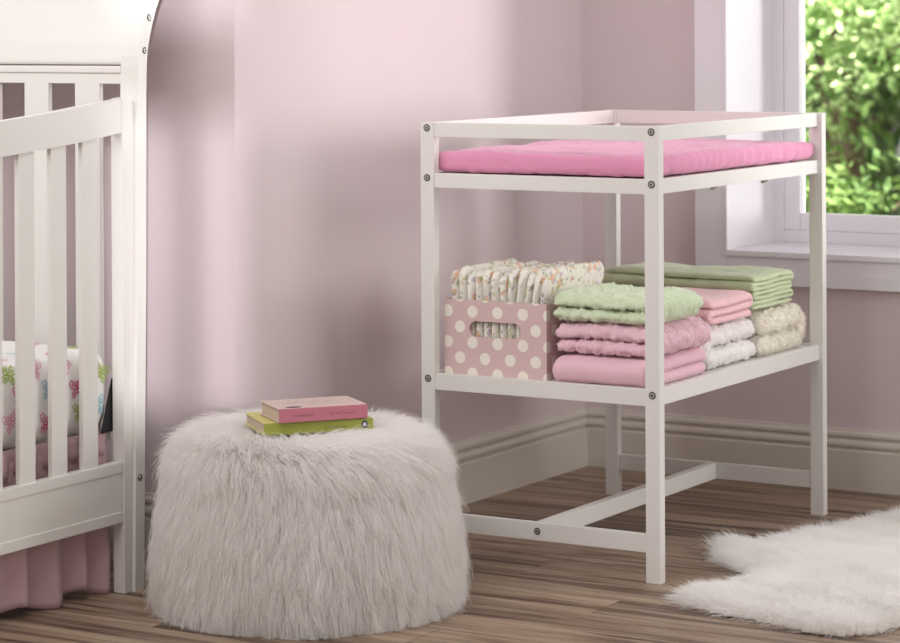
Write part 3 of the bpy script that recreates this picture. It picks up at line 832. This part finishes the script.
# mattress with butterfly sheet
mt = empty('crib_mattress', (-1.56, -.91, .318)); tag(mt, 'crib mattress in a white sheet printed with pink, green and blue butterflies', 'mattress')
def matfn(p, n): return .004*vnoise(p, 7, 2)+.0015*vnoise(p, 28, 5)
V, F = softbox(-2.205, -.922, -1.232, -.592, .3195, .488, .035, .02, matfn, .045)
mb = MB(); mb.add(V, F, 0, True)
BF = [(-.897, .467, 'bf_green'), (-.868, .425, 'bf_pink'), (-.786, .425, 'bf_blue'), (-.700, .418, 'bf_pink'), (-.690, .372, 'bf_green'), (-.625, .440, 'bf_green'), (-.740, .465, 'bf_rose'), (-.895, .378, 'bf_rose'), (-.793, .360, 'bf_pink'),
      (-.96, .43, 'bf_blue'), (-.99, .37, 'bf_green'), (-1.04, .45, 'bf_pink'), (-1.08, .38, 'bf_blue'), (-1.14, .44, 'bf_green'), (-.64, .375, 'bf_blue'), (-.825, .472, 'bf_rose')]
order = ['bf_pink', 'bf_rose', 'bf_blue', 'bf_green']
def butterfly(c, s, ang, to3, mi):
    """outlined wings drawn as thin ribbons"""
    strokes = []
    for sg in (-1, 1):
        up_ = [(0, .05), (sg*.25, .45), (sg*.62, .68), (sg*.85, .5), (sg*.7, .15), (sg*.3, -.02), (0, 0)]
        lo = [(0, -.05), (sg*.35, -.08), (sg*.62, -.3), (sg*.5, -.62), (sg*.25, -.55), (0, -.15)]
        inn = [(sg*.2, .2), (sg*.45, .42), (sg*.6, .35), (sg*.4, .14), (sg*.2, .2)]
        inn2 = [(sg*.22, -.2), (sg*.42, -.3), (sg*.36, -.45), (sg*.22, -.2)]
        strokes += [up_, lo, inn, inn2, [(0, .3), (sg*.12, .55)]]
    strokes.append([(0, .35), (0, -.4)])
    ca, sa = math.cos(ang), math.sin(ang); w = .065
    for st in strokes:
        for a, b in zip(st, st[1:]):
            d = Vector((b[0]-a[0], b[1]-a[1])); n = Vector((-d.y, d.x)).normalized()*w/2; d = d.normalized()*w*.3
            q = [(a[0]+n.x-d.x, a[1]+n.y-d.y), (b[0]+n.x+d.x, b[1]+n.y+d.y), (b[0]-n.x+d.x, b[1]-n.y+d.y), (a[0]-n.x-d.x, a[1]-n.y-d.y)]
            mb.add([to3(c[0]+s*(u*ca-v*sa), c[1]+s*(u*sa+v*ca)) for u, v in q], [(0, 1, 2, 3)], mi)
def side3(u, v):                 # on the +x side of the mattress
    q = max(0, (v-(.488-.045))/.045); x = -.922-.035*(1-math.sqrt(max(0, 1-min(1, q)**2))) if q > 0 else -.922
    p = Vector((x, u, v)); return (x+matfn(p, None)+.0012, u, v)
def top3(u, v): p = Vector((u, v, .488)); return (u, v, .488+matfn(p, None)+.0012)
rd = random.Random(3)
for (y, z, c) in BF: butterfly((y, z), .028, rd.uniform(-.5, .5), side3, 1+order.index(c))
for k in range(60):
    x = -.98-.105*(k % 12)-.03*(k//12 % 2); y = -.65-.115*(k//12); butterfly((x, y), .028, rd.uniform(-2, 2), top3, 1+rd.randrange(4))
mb.build('sheet', [M['sheet']]+[M[c] for c in order], mt, recalc=False)
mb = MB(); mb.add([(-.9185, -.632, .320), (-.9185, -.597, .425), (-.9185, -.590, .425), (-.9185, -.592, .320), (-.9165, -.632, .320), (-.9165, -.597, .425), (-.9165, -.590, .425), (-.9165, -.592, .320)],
                  [(0, 1, 2, 3), (7, 6, 5, 4), (0, 4, 5, 1), (1, 5, 6, 2), (2, 6, 7, 3), (3, 7, 4, 0)]); mb.build('corner_black_piece', M['black'], mt)  # flat black wedge at the back corner of the mattress

# ruffled bed skirt: a hanging pleated strip on three sides, under the mattress
sk = empty('bed_skirt', (-1.56, -.91, 0)); tag(sk, 'dusty pink gathered bed skirt hanging under the crib rail', 'bed skirt')
def skirt(pts, name, seed, zl=.012):
    rd = random.Random(seed); V = []; F = []; nz = 22
    total = sum(math.dist(a, b) for a, b in zip(pts, pts[1:])); n = int(total/.004); q = []
    for k in range(n+1):
        d = total*k/n
        for a, b in zip(pts, pts[1:]):
            l_ = math.dist(a, b)
            if d <= l_+1e-9: t = d/l_; q.append((a[0]+(b[0]-a[0])*t, a[1]+(b[1]-a[1])*t, (b[1]-a[1])/l_, -(b[0]-a[0])/l_)); break
            d -= l_
    for k, (x, y, nx, ny) in enumerate(q):
        s = total*k/n
        ph = s*2*PI/.088+1.1*noise.noise(Vector((s*9, seed, 0)))*2
        for j in range(nz+1):
            t = j/nz; z = .3+( zl+.010*math.sin(ph*.5+1)*1.0-.3)*t
            tri = math.asin(math.sin(ph)*.96)/1.4
            am = (.004+.013*t)*tri+.004*noise.noise(Vector((s*40, t*3, seed)))*(.3+t)
            V.append((x+nx*am, y+ny*am, z))
    for k in range(n):
        for j in range(nz): F.append((k*(nz+1)+j, (k+1)*(nz+1)+j, (k+1)*(nz+1)+j+1, k*(nz+1)+j+1))
    mb = MB(); mb.add(V, F, 0, True)
    o = mb.build(name, M['skirt'], sk, recalc=False)
    md = o.modifiers.new('thick', 'SOLIDIFY'); md.thickness = .0012
    return o
skirt([(-.930, -1.236), (-.930, -.602)], 'skirt_panel', 4)
skirt([(-2.19, -1.236), (-.95, -1.236)], 'skirt_panel', 5)
mb = MB()
rd = random.Random(8)
V, F = [], []
# gathered heading between mattress and rail
nn_ = 160
for k in range(nn_+1):
    y = -1.232+(.632)*k/nn_
    for j, (t) in enumerate([0, .33, .66, 1]):
        z = .325-.05*t; V.append((-.9165-.002*t+.006*math.sin(y*150+2*noise.noise(Vector((y*20, 0, t))))*(.3+.7*t)-.010, y, z))
for k in range(nn_):
    for j in range(3): F.append((k*4+j, (k+1)*4+j, (k+1)*4+j+1, k*4+j+1))
mb.add(V, F, 0, True); o = mb.build('gathered_heading', M['skirt'], sk, recalc=False); md = o.modifiers.new('thick', 'SOLIDIFY'); md.thickness = .001

# ================================================================== OUTSIDE
mb = MB(); mb.box(-14, 8, JY+.3, 22, -.62, -.5, 0); struct(mb.build('ground', M['grass']))
def tree(name, label, x, y, r, cz, h, nleaf, leafs, mat, seed, zs=1.0, group='trees outside the window'):
    rd = random.Random(seed); root = empty(name, (x, y, -.5)); tag(root, label, 'tree' if name == 'tree' else 'shrub', group)
    mb = MB(); top = cz
    mb.tube([(x, y, -.5), (x+.05, y, .1), (x-.04, y+.03, top*.6), (x, y, top)], [.11*r, .09*r, .07*r, .03*r], 10)
    for k in range(9):
        a = rd.uniform(0, 2*PI); z = rd.uniform(.1, top); e = (x+.75*r*math.cos(a), y+.75*r*math.sin(a), z+rd.uniform(.2, .6)*r)
        mb.tube([(x, y, z), ((x+e[0])/2, (y+e[1])/2, (z+e[2])/2-.04), e], [.035*r, .022*r, .008*r], 6)
    mb.build('trunk', M['bark'], root)
    lumps = [(x+rd.uniform(-.6, .6)*r, y+rd.uniform(-.6, .6)*r, cz+rd.uniform(-.75, .7)*r*zs, r*rd.uniform(.12, .28)) for _ in range(70)]
    V, F = [], []
    for _ in range(nleaf):
        lx, ly, lz, lr = rd.choice(lumps)
        d = Vector((rd.gauss(0, 1), rd.gauss(0, 1), rd.gauss(0, 1))).normalized()*lr*(rd.random()**.35)
        p = Vector((lx, ly, lz))+d
        if p.z < -.48: continue
        nrm = (d.normalized()+Vector((rd.gauss(0, .6), rd.gauss(0, .6), rd.gauss(.5, .6)))).normalized()
        a = nrm.orthogonal().normalized(); a.rotate(Matrix.Rotation(rd.uniform(0, 6.28), 3, nrm)); b = nrm.cross(a); s = leafs*rd.uniform(.6, 1.2)
        i = len(V); V += [p-a*s, p-a*s*.3+b*s*.42-nrm*s*.1, p+a*s*.45+b*s*.3, p+a*s, p+a*s*.45-b*s*.3, p-a*s*.3-b*s*.42-nrm*s*.1]
        F.append((i, i+1, i+2, i+3, i+4, i+5))
    mb = MB(); mb.add(V, F, 0, False); mb.build('foliage', mat, root, recalc=False)
GG = 'greenery outside the window'
GG = 'greenery outside the window'
tree('shrub', 'low dark green shrub close outside the window pane', -1.95, 5.2, .75, .05, 1, 6000, .032, M['leafdark'], 1, .8, GG)
tree('tree', 'tall sunlit tree behind the shrub outside the window', -3.0, 8.2, 1.5, 1.7, 1, 20000, .033, M['leaf'], 2, 1.0, GG)
tree('tree', 'deep green tree furthest back outside the window', -4.9, 13.0, 2.4, 1.9, 1, 14000, .085, M['leafdark'], 3, 1.0, GG)
tree('tree', 'tree with deep green leaves at the far right of the garden', -.3, 10.9, 1.6, 1.6, 1, 8000, .085, M['leafdark'], 4, 1.0, GG)
tree('tree', 'broad sunlit tree outside towards the house end', .9, 6.6, 1.4, 1.6, 1, 8000, .07, M['leaf'], 5, 1.0, GG)

# ================================================================== LIGHT
def area(name, loc, target, sx, sy, power, col=(1, 1, 1), spread=PI):
    l = bpy.data.lights.new(name, 'AREA'); l.shape = 'RECTANGLE'; l.size = sx; l.size_y = sy; l.energy = power; l.color = col; l.spread = spread
    o = bpy.data.objects.new(name, l); COL.objects.link(o); o.location = loc
    o.rotation_euler = (Vector(target)-Vector(loc)).to_track_quat('-Z', 'Y').to_euler(); return o
area('overhead_fill', (-.3, -2.1, 2.35), (-.5, -.2, .6), 1.6, 1.0, 22, (1, .985, .975))  # added fill lamp above the view, no ceiling fixture
area('side_fill', (2.6, .40, 1.55), (-.8, .0, .75), 1.5, 1.8, 9, (1, .99, .98), math.radians(90))  # added fill lamp for the left wall and the table's right faces
area('crib_back_fill', (-1.75, -2.3, 1.95), (-1.15, -.56, .9), .9, .7, 5.5, (.97, .98, 1), math.radians(120))  # added fill lamp that brightens the crib back
area('window_skylight', (.45, 1.85, 1.75), (.25, -.2, .1), 1.5, 1.0, 14, (.97, .98, 1))
area('foliage_fill', (-2.4, 4.3, 9.0), (-2.9, 8.2, 1), 1.8, 1.5, 1500, (1, .99, .92), math.radians(80))  # added area lamp brightening the leaves, no fixture in the garden
def sun(name, d, energy, ang, col):
    l = bpy.data.lights.new(name, 'SUN'); l.energy = energy; l.angle = math.radians(ang); l.color = col
    o = bpy.data.objects.new(name, l); COL.objects.link(o); o.rotation_euler = Vector(d).to_track_quat('-Z', 'Y').to_euler()
sun('window_sun', (-.76, -.65, -.06), 2.3, 24, (1, .99, .985))      # enters by the window of the back wall
S2 = (-.60, .80, -.09)
sun('front_sun', S2, 1.75, .9, (.97, .94, 1))                         # enters by the barred window behind the viewer
w = bpy.data.worlds.new('world'); SC.world = w; w.use_nodes = True
w.node_tree.nodes['Background'].inputs[0].default_value = (1, .98, .97, 1); w.node_tree.nodes['Background'].inputs[1].default_value = .38

# far left wall, and front wall with an opening shaped for the sun patch
LX, FY = -3.2, -6.2
mb = MB(); mb.box(LX-.12, LX, FY, RY, 0, WH, 0); struct(mb.build('wall_far_left', M['wall']))
def fx(x, y): return x+(FY-y)*S2[0]/S2[1]       # where a front_sun ray reaching (x, y) crosses the front wall
def fz(y, z): return z+(FY-y)*S2[2]/S2[1]
xa, xb = fx(-1.10, RY), fx(-.775, RY)
z0_, z1_ = fz(RY, .33), 2.3
mb = MB()
mb.box(LX-.12, xa, FY-.02, FY, 0, WH, 0); mb.box(xb, 9.0, FY-.02, FY, 0, WH, 0)
mb.box(xa, xb, FY-.02, FY, 0, z0_, 0); mb.box(xa, xb, FY-.02, FY, z1_, WH, 0)
struct(mb.build('wall_front', M['wall']))
mb = MB(); za, zb_ = fz(RY, .945), fz(RY, 1.125)
mb.box(xa, xb, FY-.02, FY, za, zb_, 0)
for xw in (-.913,):
    xc_ = fx(xw, RY); mb.box(xc_-.030, xc_+.030, FY-.02, FY, z0_, za, 0)
struct(mb.build('sun_patch_bars', M['window']))  # bars added out of view to darken parts of the sun patch

# ================================================================== CAMERA
F_, YAW, ROLL, HZ = 2601.95, .539, .0046, 23.29
cam = bpy.data.cameras.new('camera'); co = bpy.data.objects.new('camera', cam); COL.objects.link(co); SC.camera = co
cam.sensor_fit = 'HORIZONTAL'; cam.sensor_width = 36; cam.lens = F_/900*36; cam.shift_y = -(321.5-HZ)/900; cam.clip_start = .1; cam.clip_end = 100
co.matrix_world = Matrix.Translation((2.3214, -4.694, 1.1286)) @ Matrix.Rotation(YAW, 4, 'Z') @ Matrix.Rotation(PI/2, 4, 'X') @ Matrix.Rotation(-ROLL, 4, 'Z')
cam.dof.use_dof = True; cam.dof.focus_distance = 5.3; cam.dof.aperture_fstop = 5.6
SC.view_settings.view_transform = 'Standard'; SC.view_settings.look = 'None'; SC.view_settings.exposure = .30
